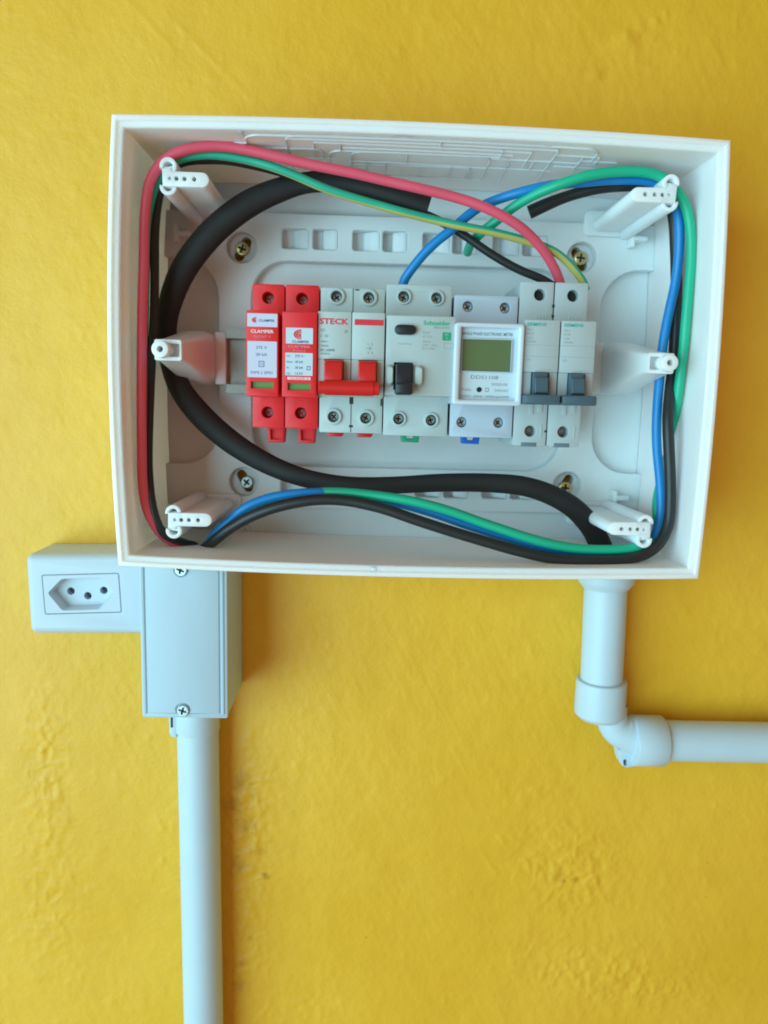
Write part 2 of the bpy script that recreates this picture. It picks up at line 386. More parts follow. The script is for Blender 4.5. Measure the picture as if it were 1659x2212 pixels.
# ------------------------------------------------------------------ screws shared by many things
def screw_mesh(name, r, m, dome=.9):
    mb = MB(); a = r*.62; t = r*.17
    cross = [(t, t), (a, t*.8), (a, -t*.8), (t, -t), (t*.8, -a), (-t*.8, -a), (-t, -t), (-a, -t*.8), (-a, t*.8), (-t, t), (-t*.8, a), (t*.8, a)]
    g0 = mb.ring(circ(0, 0, r, 24), -1.5); g1 = mb.ring(circ(0, 0, r, 24), -.1); mb.bridge(g0, g1); prev = g1
    for q in (.25, .5, .75):
        g = mb.ring(circ(0, 0, r*math.cos(q*math.pi/2*.5), 24), -.1+dome*math.sin(q*math.pi/2)); mb.bridge(prev, g); prev = g
    hc = mb.ring(cross, -.1+dome*.924)
    mb.cap([prev, hc]); hb = mb.ring(cross, -.1+dome*.924-.9); mb.bridge(hc, hb); mb.mi = 1; mb.cap([hb])
    o = mb.build(name, [m, 'hole'], smooth=40); me = o.data; bpy.data.objects.remove(o); return me
SCR = {k: screw_mesh(k, r, m, d) for k, r, m, d in (('screw_steel', 2.5, 'steel', .5), ('screw_dark', 2.6, 'steeld', .5), ('screw_brass', 4.3, 'brass', 1.3), ('screw_zinc', 4.0, 'steel', 1.5))}
def screw(kind, x, z, h, parent, name='terminal_screw', rot=0, scale=1):
    o = bpy.data.objects.new(name, SCR[kind]); COL.objects.link(o); o.parent = parent
    o.location = Vector((x*S, -h*S, z*S))-Vector(parent['origin']); o.rotation_euler = (0, rot, 0); o.scale = (scale,)*3; return o

# ------------------------------------------------------------------ distribution box
CX, CZ = 24.7, 22.5
def mir(x): return 2*CX-x
def mirz(z): return 45-z
box = thing('distribution_box', CX, CZ, 0, 'large open white plastic electrical box with wires and breakers inside', 'electrical box')
def box_outline(d):
    c = [(-118.5, 128.6), (167.6, 126.8), (170.2, -82.7), (-120.8, -81.6)]        # TL TR BR BL
    bow = [2.4, 2.7, 2.6, 3.6]; n = 16; p = []
    cen = Vector((CX, CZ))
    for k in range(4):
        a, b = Vector(c[k]), Vector(c[(k+1) % 4]); e = (b-a).normalized(); nn = Vector((-e.y, e.x))
        for i in range(n):
            t = i/n; q = a.lerp(b, t)+nn*bow[k]*4*t*(1-t)
            if i == 0: pe = (Vector(c[k])-Vector(c[k-1])).normalized(); q = q-(-e+pe)*0
            p.append((q.x, q.y))
    p = p[::-1]
    return inset(p, d) if d else p
mb = MB(); mb.mi = 0
prof = [(3.6, 1.0), (3.0, 8), (2.9, 80), (2.5, 82), (.3, 83), (0, 84), (0, 89.0), (.25, 89.7), (.9, 90), (2.1, 90), (2.6, 89.6), (2.8, 88.9), (3.1, 88.8), (4.9, 88.7), (5.5, 88.1), (5.7, 60), (6.0, 6.2)]
prev = None
for d, h in prof:
    g = mb.ring(box_outline(d), h)
    if prev: mb.bridge(prev, g)
    prev = g
mb.build('box_side_walls', 'side', box, smooth=38)
# base tray: floor, raised plate with pockets
slots = []
SCREWS = [(-72.2, 87.0, 62), (122, 87.1, 118), (-71.2, -46.4, 118), (121.6, -44.8, 62)]
mb = MB(); mb.prism(rect(-118, 168, -81.5, 125.5), 2.5, 6, 0, holes=[capsule(x, z, 8.5, 2.9, a) for x, z, a in SCREWS]); mb.build('base_floor', 'dirty', box)
def plate_loop():
    zt, zb = 106, -61; p = []
    def arc(cx, cz, r, a0, a1, n=8): return [(cx+r*math.cos(R(a0+(a1-a0)*i/n)), cz+r*math.sin(R(a0+(a1-a0)*i/n))) for i in range(n+1)]
    xr, xl = 166.2, -116.8; rb, lb = 134.5, mir(134.5)
    p += [(xl, zb), (xr, zb), (xr, -36.5)] + arc(rb+22, -36.5+22, 22, -90, -180) + arc(rb+22, 81-22, 22, 180, 90) + [(xr, 81), (xr, zt), (xl, zt), (xl, 81)]
    p += arc(lb-22, 81-22, 22, 90, 0) + arc(lb-22, -36.5+22, 22, 0, -90) + [(xl, -36.5)]
    return p
KN = [(-49.5, -34.1), (-32, -17.8), (-9.4, 5.9), (7.7, 21.6), (30.5, 45.9), (47.6, 62.2), (70.5, 85.9), (87.6, 102.2)]
holes = [rect(-66.5, 116, -36.5, 80.3, 20, 8)]
holes += [circ(x, z, 8.6, 28) for x, z, a in SCREWS]
holes += [rect(a, b, 87, 98.3, 1.6, 3) for a, b in KN] + [rect(a, b, -53.4, -42.1, 1.6, 3) for a, b in KN]
mb = MB(); mb.prism(plate_loop(), 5.5, 14, .6, holes=holes, hole_ch=.5); mb.build('raised_plate', 'dirty', box, smooth=40)
mb = MB()                                                       # shallow step in the pocket under the rail
mb.prism(rect(-60, 109, -8, 53, 4), 5.8, 8.2, .4); mb.build('rail_bed', 'box', box)
for zz0, zz1 in ((87, 98.3), (-53.4, -42.1)):
    for i, (a, b) in enumerate(KN):
        mb = MB()                                               # ramp inside each slot
        x0, x1 = a+.35*(b-a), b-.2
        if i % 2 == 0: sec = [(x0, 6.4), (x0+2, 9.0), (x1-3, 11.5), (x1, 12.6)]
        else: sec = [(x0, 6.4), (x0+1.2, 10.5), (x1-2.5, 13.2), (x1, 13.4)]
        base = None
        for x, h in sec:
            k = len(mb.v); mb.v += [(x, h, zz0+.2), (x, h, zz1-.2), (x, 6.05, zz1-.2), (x, 6.05, zz0+.2)]; g = list(range(k, k+4))
            if base: mb.bridge(base, g)
            else: mb.face(tuple(g))
            base = g
        mb.face(tuple(base)); mb.build('cable_knockout', 'box', box)
for i, (x, z, a) in enumerate(SCREWS):
    mb = MB(); mb.prism(circ(x, z, 8.5, 28), 6.05, 8.6, 0, holes=[capsule(x, z, 8.5, 2.9, a)]); mb.build('screw_pocket', 'box', box)
    dx = {0: (-.2, -.2), 1: (.2, .3), 2: (1.4, -.5), 3: (-.4, -1.4)}[i]
    screw('screw_zinc' if i == 2 else 'screw_brass', x+dx[0], z+dx[1], 10.4, box, 'mounting_screw', rot=(.35, .1, .7, .05)[i], scale=.92)
# cover posts in the corners
def post(sx, sz):
    X = (lambda x: x) if sx < 0 else mir
    Z = (lambda z: z) if sz > 0 else (lambda z: mirz(z))
    zc = 104.6
    mb = MB()
    def fix(l): return [(X(x), Z(z)) for x, z in l]
    bar = [(-99.0, zc-3.3), (-96, zc-3.5), (-80.4, zc-3.4)] + [(-80.4+3.4*math.cos(R(a)), zc+3.4*math.sin(R(a))) for a in range(-75, 90, 15)] + [(-80.4, zc+3.4), (-94.5, zc+3.5), (-95.5, zc+5.2), (-99.2, zc+4.4)]
    holesx = [(-95.6, .85), (-92.4, 1.05), (-88.6, 1.05), (-84.0, 1.1)]
    mb.prism(fix(bar), 6, 78, .35, holes=[circ(X(x), Z(zc+.2), r, 12) for x, r in holesx])
    mb.mi = 1
    for x, r in holesx: mb.cap([mb.ring(circ(X(x), Z(zc+.2), r, 12), 68)])
    mb.mi = 0
    def hook(cx, cz, a0, a1, ro=4.1, ri=2.2):
        n = 14; o_ = [(cx+ro*math.cos(R(a0+(a1-a0)*i/n)), cz+ro*math.sin(R(a0+(a1-a0)*i/n))) for i in range(n+1)]
        i_ = [(cx+ri*math.cos(R(a1+(a0-a1)*i/n)), cz+ri*math.sin(R(a1+(a0-a1)*i/n))) for i in range(n+1)]
        return o_+i_
    mb.prism(fix(hook(-96.4, zc+5.9, 195, -50)), 6, 77.5, .3)
    mb.prism(fix(hook(-96.6, zc-3.2, 170, 395)), 6, 77.2, .3)
    mb.prism(fix([(-99.4, zc-2.9), (-93.5, zc-2.8), (-93.4, zc+6.5), (-99.3, zc+5.5)]), 6, 76.5, .2)
    mb.build('cover_post', ['rim', 'hole'], box, smooth=35)
    mb = MB(); mb.prism(fix(rect(-101, -72.5, zc-6, zc+8, 3, 4)), 13.8 if sz > 0 or True else 6, 16.2, .8); mb.build('post_foot', 'box', box, smooth=40)
for sx in (-1, 1):
    for sz in (1, -1): post(sx, sz)
# side brackets that carry the rail ends, with screw bosses
def bracket(side):
    X = (lambda x: x) if side < 0 else mir
    def sec(xl, xr, z0, z1, r=1.5): return [(X(x), z) for x, z in rect(xl, xr, z0, z1, r, 3)]
    mb = MB()
    S_ = [(sec(-105, -85.2, 9.9, 38.8, 6), 6), (sec(-105, -85.2, 9.9, 38.8, 6), 27), (sec(-104.6, -86, 11.3, 37.6, 5), 36), (sec(-104.2, -87.2, 14.4, 34.6, 3.5), 50),
          (sec(-104, -88.6, 17.6, 31.6, 2), 64), (sec(-104, -90.2, 19.6, 29.8, 1.2), 74), (sec(-104, -90.9, 19.5, 29.6, 1), 79.0)]
    prev = None
    for lp, h in S_:
        g = mb.ring(lp, h)
        if prev: mb.bridge(prev, g)
        prev = g
    ch = rect(-102.5, -91.9, 21.3, 27.8, .8, 3); ch = [(X(x), z) for x, z in ch]
    a = mb.ring(ch, 79.0); mb.cap([prev, a]); b = mb.ring(ch, 73); mb.bridge(a, b); mb.cap([b])
    mb.build('rail_bracket', 'rim', box, smooth=50)
    mb = MB(); bx = X(-99.9)
    mb.prism(circ(bx, 24.6, 4.1, 28), 60, 84.5, .35, holes=[circ(bx, 24.6, 1.55, 16)]); mb.mi = 1; mb.cap([mb.ring(circ(bx, 24.6, 1.55, 16), 72)]); mb.mi = 0
    mb.build('screw_boss', ['rim', 'hole'], box)
    mb = MB(); mb.box(*sorted((X(-85.4), X(-79.3))), 9.9, 38.8, 6, 24.5, .6); mb.build('rail_rest', 'box', box)
bracket(-1); bracket(1)
# stray clips and moulded details of the tray
for x, z in ((152, 97), (152, -50.5), (-104, 92)):
    mb = MB(); mb.prism([(x-4.5, z-4.5), (x-2.5, z-4.5), (x-2.5, z-1.2), (x+4.5, z-1.2), (x+4.5, z+1.2), (x-2.5, z+1.2), (x-2.5, z+4.5), (x-4.5, z+4.5)], 13.9, 22, .3)
    mb.build('moulded_clip', 'box', box)
# raised knockout outlines on the inside of the top wall
def on_wall(zw, pts, mb, wd=.9, ht=1.1, sgn=-1):
    for (x0, h0), (x1, h1) in zip(pts, pts[1:]):
        d = Vector((x1-x0, h1-h0)); L_ = d.length
        if L_ < 1e-6: continue
        n = Vector((-d.y, d.x))/L_*wd/2; k = len(mb.v)
        for (px_, ph_), zz in (((x0+n.x, h0+n.y), zw), ((x0, h0), zw+sgn*ht), ((x0-n.x, h0-n.y), zw), ((x1+n.x, h1+n.y), zw), ((x1, h1), zw+sgn*ht), ((x1-n.x, h1-n.y), zw)):
            bowz = 2.4*4*max(0, (px_+118.5)/286*(1-(px_+118.5)/286)) - .0065*(px_-24)
            mb.v.append((px_, ph_, zz+bowz))
        mb.face((k, k+3, k+4, k+1)); mb.face((k+1, k+4, k+5, k+2))
def arch(xl, xr, hb, ht, r=7):
    p = [(xl, hb)] + [(xl+r-r*math.cos(R(a)), ht-r+r*math.sin(R(a))) for a in range(0, 91, 15)] + [(xr-r+r*math.sin(R(a)), ht-r+r*math.cos(R(a))) for a in range(0, 91, 15)] + [(xr, hb)]
    o = []
    for a, b in zip(p, p[1:]):
        n = max(1, int(math.hypot(b[0]-a[0], b[1]-a[1])/8)); o += [(a[0]+(b[0]-a[0])*i/n, a[1]+(b[1]-a[1])*i/n) for i in range(n)]
    return o+[p[-1]]
def seg(x0, h0, x1, h1):
    n = max(1, int(math.hypot(x1-x0, h1-h0)/8)); return [(x0+(x1-x0)*i/n, h0+(h1-h0)*i/n) for i in range(n+1)]
mb = MB(); ZW = 121.2+1.2
for p in (arch(-60, 109, 66, 83, 7), arch(-41, 90, 28, 83.2, 7), seg(-58, 66, -28, 66), seg(-60, 66, -60, 60), seg(-28, 75, 78, 73), seg(-28, 75, -28, 53), seg(78, 74, 78, 50), seg(-15, 75, -15, 62), seg(64, 74, 64, 60),
          seg(90, 72, 112, 72), arch(-41, -24, 50, 66, 5), seg(-41, 53, -18, 53), arch(-21, 70, 27, 64.5, 6), arch(-10, 60, 27, 64, 6), seg(-10, 50, 60, 47), arch(-11, 53, 27, 45.5, 5), seg(-2, 49, -2, 27),
          seg(8, 49, 8, 27), seg(42, 48, 42, 27), seg(51, 48, 51, 27), seg(-10, 28, 60, 27), seg(60, 62, 104, 62), seg(60, 48, 93, 48), seg(104, 72, 104, 48), seg(-41, 79, 90, 78), seg(-66, 72, -60, 72), seg(-66, 72, -66, 64), seg(18, 64, 18, 50), seg(33, 83, 33, 75), seg(70, 62, 70, 48), seg(82, 62, 82, 48), seg(104, 66, 122, 66), seg(93, 56, 116, 56), seg(-14, 69, 70, 68), seg(26, 45, 26, 28), seg(-55, 60, -41, 60), seg(112, 72, 112, 60)):
    on_wall(ZW, p, mb)
mb.build('knockout_outline', 'rim', box, recalc=False)
# latch notches on the rim
for a in ((11, 23, 124.6, 126.2, 78, 86.5, .4), (4.5, 7, -83.2, -80.0, 84, 89.2, .3), (-62, -60, 124, 125.6, 80, 87, .3)):
    mb = MB(); mb.box(*a); mb.build('rim_latch', 'rim', box)
# DIN rail
mb = MB(); yprof = [(5.3, 25.4), (5.3, 24.4), (9.0, 24.4), (9.0, 18), (36.5, 18), (36.5, 24.4), (40.2, 24.4), (40.2, 25.4), (35.5, 25.4), (35.5, 19), (10, 19), (10, 25.4)]
k = len(mb.v)
for x in (-79, 129): mb.v += [(x, h, z) for z, h in yprof]
n = len(yprof); mb.bridge(list(range(n)), list(range(n, 2*n)))
for b in (0, n): mb.face(tuple(range(b, b+n)))
mb.build('mounting_rail', 'rail', box, smooth=20)

# ------------------------------------------------------------------ modular devices
def device(name, x0, x1, z0, z1, label, cat, group=None): return thing(name, (x0+x1)/2, z0, 20, label, cat, group)
def stepped(t, x0, x1, z0, z1, f0, f1, hf, m, screws, hr=2.9, part='housing', gap=.15, collar=None, fx=None, skind='screw_steel', sdepth=59.5, mf=None, hsh=64, holes_front=()):
    """body with two shoulders and a raised front"""
    x0 += gap; x1 -= gap; fx = fx or (x0, x1)
    mb = MB(); mb.prism(rect(x0, x1, z0, z1, .8, 2), 20, 57.5, 0, back=True)
    mb.prism(rect(x0, x1, z0, z1, .8, 2), 57.5, hsh, .35, holes=[circ(sx, sz, hr, 20) for sx, sz in screws], hole_ch=.25)
    mb.build(part, m, t)
    mb = MB(); mb.prism(rect(fx[0], fx[1], f0, f1, .6, 2), hsh-.5, hf, .4, holes=holes_front, hole_ch=.15 if holes_front else 0); mb.build('front_panel', mf or m, t)
    for i, (sx, sz) in enumerate(screws): screw(skind, sx, sz, sdepth, t, rot=random.uniform(-.8, .8), scale=1.0 if hr < 3 else 1.05)
    if m == 'grey3': mb = MB(); mb.prism(circ(*screws[0], 2.85, 20), 57.3, 58.9, 0); mb.build('terminal_shade_disc', 'hole', t)  # near-black disc paints in the shade of the deep upper terminal hole
    if collar:
        for sx, sz in screws:
            mb = MB(); mb.prism(circ(sx, sz, collar, 28), hsh-.4, hsh+1.3, .45, holes=[circ(sx, sz, 2.85, 22)], hole_ch=.2); mb.build('terminal_collar', 'grey1', t)
def sheet(t, name, x0, x1, z0, z1, h, m, r=.3): mb = MB(); mb.prism(rect(x0, x1, z0, z1, r, 2), h-.1, h+.08, 0); return mb.build(name, m, t)
def lettering(t, items, m, name='lettering'):
    mb = MB()
    for it in items:
        a = dict(it[5]) if len(it) > 5 else {}; text(mb, it[0], it[1], it[2], it[3], it[4], **a)
    return mb.build(name, m, t, recalc=False)

# --- two red surge protectors
def swoosh(mb, x, z, h, s, rings=3):
    for k in range(rings):
        ro = s*(1-.31*k); ri = ro-s*(.22 if k < rings-1 else .30); sh = s*.12*k
        o_ = [(x-ro*1.55*math.cos(R(a)), z-sh*.6+ro*math.sin(R(a))) for a in range(-90, 91, 10)]; i_ = [(x-ri*1.45*math.cos(R(a)), z-sh*.6-ri*.1+ri*math.sin(R(a))) for a in range(90, -91, -10)]
        mb.prism(o_+i_, h, h+.06, 0)
def surge(x0, x1, fx, t, second):
    sc = [((x0+x1)/2-.2, 52.9), ((x0+x1)/2-.4, -4.7)]
    stepped(t, x0, x1, -12.6, 59.6, 3.2, 43.8, 86, 'red', sc, hr=2.95, fx=fx, skind='screw_dark', sdepth=57.8, hsh=64, holes_front=[rect(*((-55.8, -45.2) if not second else (-38, -27.1)), *((7.0, 10.2) if not second else (6.6, 9.9)))])
    wx = (-55.8, -45.2) if not second else (-38, -27.1)
    sheet(t, 'status_window', wx[0]+.1, wx[1]-.1, 6.7, 10.3, 84.2, 'greenflag', 0)
    c = (-49.0 if not second else -32.2)
    mb = MB(); lp = [(c-4.9, -12.6), (c-4.4, -21.2), (c+4.2, -21.4), (c+4.9, -12.6)]
    mb.prism(lp, 30, 41, .5, holes=[[(c-3.3, -14), (c-3.0, -19.8), (c+2.8, -19.9), (c+3.3, -14)]]); mb.prism([(c-3.3, -14), (c-3.0, -19.8), (c+2.8, -19.9), (c+3.3, -14)], 30, 38.5, 0); mb.build('rail_clip', 'red', t)
    mb = MB(); mb.box((x0+x1)/2-6.9, (x0+x1)/2-4.2, 1.4, 2.2, 63.5, 64.08, 0); 
def A():
    t = device('surge_protector', -58.6, -42.3, -12.6, 59.6, 'red surge protector at the far left end of the row, lavender labels', 'surge protector', 'red surge protectors on the rail')
    surge(-58.6, -42.1, (-58.2, -42.7), t, False); h = 86.08
    sheet(t, 'logo_label', -57.6, -43.2, 36.2, 42.4, 86.1, 'lab'); sheet(t, 'rating_label', -57.5, -43.4, 12.3, 29.4, 86.1, 'lab')
    mb = MB(); swoosh(mb, -53.3, 39.3, 86.2, 1.35); mb.build('emblem', 'tred', t, recalc=True)
    lettering(t, [('CLAMPER', -48.3, 39.2, 86.2, 1.15, dict(width=7.6, bold=.02))], 'tblue')
    lettering(t, [('CLAMPER', -50.4, 34.1, h, 1.5, dict(width=11, bold=.03))], 'twhite'); lettering(t, [('FRONT V', -50.4, 31.6, h, 1.3, dict(width=8.2))], 'tpink')
    lettering(t, [('275 V', -50.8, 26.5, 86.2, 1.35, dict(width=5.2)), ('20 kA', -50.8, 23.2, 86.2, 1.35, dict(width=5.4)), ('T2', -50.7, 18.7, 86.2, 1.1, dict(width=1.4)), ('DPS | SPD', -50.6, 14.6, 86.2, 1.3, dict(width=10.4))], 'tblue')
    mb = MB(); mb.prism(rect(-52.1, -49.4, 17.3, 20.1), 86.15, 86.22, 0, holes=[rect(-51.8, -49.7, 17.6, 19.8)]); mb.build('type_mark', 'tblue', t)
def B():
    t = device('surge_protector', -41.6, -24.5, -12.6, 59.6, 'red surge protector touching the breaker with the red handle, large logo on its label', 'surge protector', 'red surge protectors on the rail')
    surge(-41.8, -24.6, (-40.9, -24.2), t, True); h = 86.08
    sheet(t, 'logo_label', -39.1, -26.1, 28.7, 36.2, 86.1, 'lab2'); sheet(t, 'rating_label', -39.3, -26.1, 13.6, 24.4, 86.1, 'lab2'); sheet(t, 'class_label', -38.3, -27, 11.6, 12.9, 86.1, 'twhite')
    mb = MB(); swoosh(mb, -31.7, 33.1, 86.2, 2.4, 3); mb.build('emblem', 'tred', t)
    lettering(t, [('CLAMPER', -32.0, 29.7, 86.2, 1.15, dict(width=8.2, bold=.02))], 'tblue')
    lettering(t, [('CLAMPER', -32.7, 27.4, h, 1.1, dict(width=10.8, bold=.02))], 'tpink'); lettering(t, [('Front', -32.5, 25.5, h, 1.0, dict(width=6))], 'tpink', 'small_lettering')
    L_ = []
    for i, (a, b) in enumerate((('Uc :', '275 V~'), ('Imax :', '45 kA'), ('In :', '20 kA'), ('Up :', '1,5 kV'))):
        z = 22.9-2.75*i; L_ += [(a, -38.6, z, 86.2, 1.05, dict(align='L')), (b, -34.6, z, 86.2, 1.15, dict(align='L', bold=.01))]
    lettering(t, L_, 'tblue'); lettering(t, [('CLASSE II', -32.6, 12.25, 86.2, .9, dict(width=9))], 'tred', 'class_lettering')
    mb = MB(); mb.prism(rect(-28.9, -27.1, 16.3, 18.2), 86.15, 86.22, 0, holes=[rect(-28.6, -27.4, 16.6, 17.9)]); mb.build('type_mark', 'tblue', t)
A(); B()

# --- two pole breaker with red bar handle
def two_pole():
    t = device('circuit_breaker', -24, 8.8, -14.3, 58.8, 'pale two-pole circuit breaker with a wide red bar handle joining both poles', 'circuit breaker')
    sc = [(-15.9, 54.4), (.5, 54.2), (-16.6, -6.1), (.2, -6.4)]
    stepped(t, -24.1, 8.8, -14.3, 58.8, 4.2, 44.6, 80, 'grey1', sc, collar=4.3, part='housing', holes_front=[])
    mb = MB()
    for x0, x1 in ((-23.9, -7.7), (-7.4, 8.5)): mb.prism(rect(x0, x1, 22.0, 44.6, .5, 2), 79.5, 84, .4)     # upper label blocks of each pole
    for x0, x1 in ((-23.9, -20.6), (-11.2, -7.7), (-7.4, -3.9), (5.2, 8.5)): mb.prism(rect(x0, x1, 10.5, 22.0), 79.5, 83.6, .3)
    mb.build('pole_cover', 'grey1', t)
    mb = MB(); mb.box(-7.75, -7.35, -14, 58.6, 62, 64.1, 0)
    for x, z0, z1 in ((-7.5, 44.9, 47), (-7.5, .6, 4.1), (-7.5, -11.4, -10.2), (-5.5, 57.6, 58.3), (8.0, 45.2, 47), (8.0, 0, 3.6)): mb.box(x-1.0 if x < 5 else x-.4, x+1.0 if x < 5 else x+.4, z0, z1, 63, 64.15, 0)
    mb.build('pole_seam', 'hole', t)
    for c in (-15.8, .6):
        mb = MB(); mb.prism(rect(c-4.6, c+4.2, 9.5, 21.4, .5), 79.5, 88, .6); mb.prism(rect(c-4.5, c+4.1, 9, 19.8, .4), 87.5, 90.4, .5); mb.build('toggle', 'redh', t)
    mb = MB(); mb.revolve((-23.0, 8.2, 90.2), (6.5, 8.2, 90.2), [(0, 0), (0, 2.6), (.5, 3.2), (2.9, 3.2), (3.1, 3.7), (26.5, 3.7), (26.7, 3.2), (29.2, 3.2), (29.6, 2.6), (29.6, 0)], 28)
    mb.box(-19.5, 3.2, 4.8, 9.5, 82, 92.0, .6); mb.build('handle_bar', 'redh', t, smooth=40)
    mb = MB()
    for c in (-13.7, -3.6): mb.box(c-1.4, c+1.4, 5.1, 6.3, 91, 92.4, .1)
    mb.build('handle_slot', 'hole', t)
    sheet(t, 'red_stripe', -6.2, 7.9, 38.5, 41.3, 84, 'tred')
    lettering(t, [('STECK', -16.1, 40, 84.02, 2.7, dict(width=14.2, bold=.035))], 'tred', 'brand_lettering')
    lettering(t, [('2P', -10.2, 35.3, 84.02, 1.4), ('SD', -22.6, 35.7, 84.02, 1.4, dict(align='L')), ('C 50', -22.6, 33.0, 84.02, 1.4, dict(align='L')), ('400V~', -22.6, 30.3, 84.02, 1.1, dict(align='L')), ('3000A', -22.6, 28.3, 84.02, 1.1, dict(align='L')),
                  ('IEC 60898', -22.6, 26.3, 84.02, 1.2, dict(align='L', bold=.02)), ('50/60Hz', -22.6, 24.6, 84.02, 1.0, dict(align='L')), ('1  3', 1.6, 29.6, 84.02, 1.3), ('2  4', 1.6, 25.5, 84.02, 1.3)], 'tgrey')
    mb = MB(); mb.box(1.3, 1.6, 26.6, 28.6, 84, 84.06, 0); mb.box(-.5, 2.8, 27.5, 27.7, 84, 84.06, 0); mb.build('pole_symbol', 'tgrey', t)
    for c in (-16.2, -.3):
        mb = MB(); mb.prism([(c-4.8, -14), (c-4.4, -16.2), (c-3.6, -17.1), (c+3.4, -17.1), (c+4.2, -16.2), (c+4.8, -14)], 36, 46, .2); mb.build('rail_clip', 'redh', t)
two_pole()

# --- residual current device
def rcd():
    t = device('residual_current_device', 9.1, 42.9, -15, 61.4, 'pale grey residual current device with black test button and black toggle', 'residual current device')
    sc = [(18.2, 55.2), (35.0, 55.0), (17.3, -6.4), (34.2, -6.7)]
    stepped(t, 9.1, 42.9, -15.1, 61.4, 5.4, 43.7, 84, 'grey2', sc, collar=3.9, holes_front=[rect(13.4, 22.7, 8, 21.3, .4, 2)])
    mb = MB(); mb.prism(capsule(18.4, 36.8, 5.8, 2.35, 0, 8), 83.5, 86.2, .5); mb.build('test_button', 'dark', t)
    mb = MB(); mb.prism(rect(13.5, 22.6, 8.1, 21.2), 63, 79, 0); mb.build('toggle_well', 'hole', t)
    mb = MB(); mb.prism(rect(14.1, 22.3, 8.6, 20.6, .5), 78, 87, .6); mb.prism(rect(14.0, 22.4, 5.6, 11.4, 1.2, 3), 83, 94, 1.0); mb.build('toggle', 'dark', t, smooth=40)
    for x in (11.4, 25.6):
        mb = MB(); mb.loft([(rect(x-2.1, x+2.1, 9.5, 20.2, 1.8, 3), 83.6), (rect(x-1.9, x+1.9, 9.9, 19.8, 1.6, 3), 85.6), (rect(x-1.3, x+1.3, 11, 18.8, 1.2, 3), 87.4)]); mb.build('toggle_guard', 'grey1', t, smooth=50)
    lettering(t, [('Schneider', 33.7, 40.5, 84.02, 2.0, dict(width=13, bold=.03)), ('Electric', 36.2, 38.5, 84.02, 1.2, dict(width=7.5))], 'tgreen', 'brand_lettering')
    sheet(t, 'green_mark', 36.6, 40.9, 32.3, 36.2, 84, 'green'); lettering(t, [('EZ', 38.7, 35.2, 84.12, 1.1), ('9', 38.7, 33.4, 84.12, 1.2)], 'grey1', 'mark_lettering')
    lettering(t, [('Easy9', 27, 36.0, 84.02, 1.2, dict(align='L')), ('ID 25A', 27, 34.0, 84.02, 1.2, dict(align='L')), ('30mA', 27, 31.6, 84.02, 1.2, dict(align='L')), ('230V~ 50Hz', 27, 29.9, 84.02, 1.05, dict(align='L')), ('IEC 61008', 27, 28.3, 84.02, 1.05, dict(align='L')), ('Teste/Test', 18.3, 30.3, 84.02, .9, dict(width=7))], 'tgrey2')
    mb = MB(); mb.prism(rect(37.5, 42.3, 28.4, 31.2), 84, 84.05, 0, holes=[rect(37.7, 42.1, 28.6, 31.0)]); mb.build('wiring_symbol', 'tgrey2', t)
    mb = MB(); c = 24.9; mb.prism([(c-5.3, -15), (c-4.8, -19.4), (c+4.7, -19.5), (c+5.2, -15), (c+2.4, -15), (c+1.8, -17.6), (c-1.8, -17.6), (c-2.4, -15)], 36, 42, .25); mb.build('rail_clip', 'green', t)
rcd()

# --- energy meter
def meter():
    t = device('energy_meter', 43.8, 77, -15, 57, 'bluish white energy meter with a square green display between the grey breakers', 'energy meter')
    sc = [(51.2, 51.4), (70.2, 51.2), (50.3, -7.3), (69.6, -7.1)]
    stepped(t, 43.9, 76.9, -15, 57, 2.0, 40.9, 82, 'meter', sc, hr=2.7, fx=(42.6, 76.2), sdepth=60.5)
    mb = MB(); lp = rect(42.3, 76.3, 1.6, 41.0, 1.6, 4); ho = rect(45.5, 73.4, 4.0, 38.9, .8, 3)
    mb.prism(lp, 78, 86.5, .9, holes=[ho], hole_ch=.8, seg=3); mb.build('bezel', 'meterf', t, smooth=45)
    sheet(t, 'face_label', 45.5, 73.4, 4.0, 38.9, 82.1, 'lab2', 0)
    mb = MB(); mb.prism(rect(46.2, 71.2, 17.6, 33.9, .5, 2), 82, 83.4, .2, holes=[rect(46.7, 70.7, 18.1, 33.4)]); mb.build('display_frame', 'meter', t)
    mb = MB(); mb.prism(rect(46.6, 70.8, 18, 33.5), 82.1, 82.7, 0); mb.build('display', 'lcd', t)
    lettering(t, [('SINGLE PHASE ELECTRONIC METER', 58.9, 36.2, 82.2, 1.5, dict(width=25, bold=.02)), ('DDS1108', 58.3, 15.3, 82.2, 1.8, dict(width=13.5)), ('20220105', 65.8, 12.0, 82.2, 1.2, dict(width=8)),
                  ('Pulse', 49.6, 9.2, 82.2, 1.3, dict(width=4.4)), ('230VAC', 67, 9.0, 82.2, 1.2, dict(width=7)), ('220V~ 60Hz 1600imp/kWh', 58.8, 6.0, 82.2, 1.2, dict(width=24))], 'tgrey')
    mb = MB(); mb.prism(circ(55.8, 9.2, 1.3, 16), 82.1, 82.6, .2); mb.build('pulse_lamp', 'dark', t)
    mb = MB(); mb.prism(rect(58.9, 60.6, 8.2, 10.2), 82.1, 82.24, 0, holes=[rect(59.2, 60.3, 8.5, 9.9)]); mb.build('class_symbol', 'tgrey', t)
    mb = MB(); c = 58.4; mb.prism([(c-5.2, -15), (c-4.7, -19.5), (c+4.6, -19.6), (c+5.2, -15), (c+2.4, -15), (c+1.8, -17.7), (c-1.8, -17.7), (c-2.4, -15)], 36, 42, .25); mb.build('rail_clip', 'blue', t)
meter()

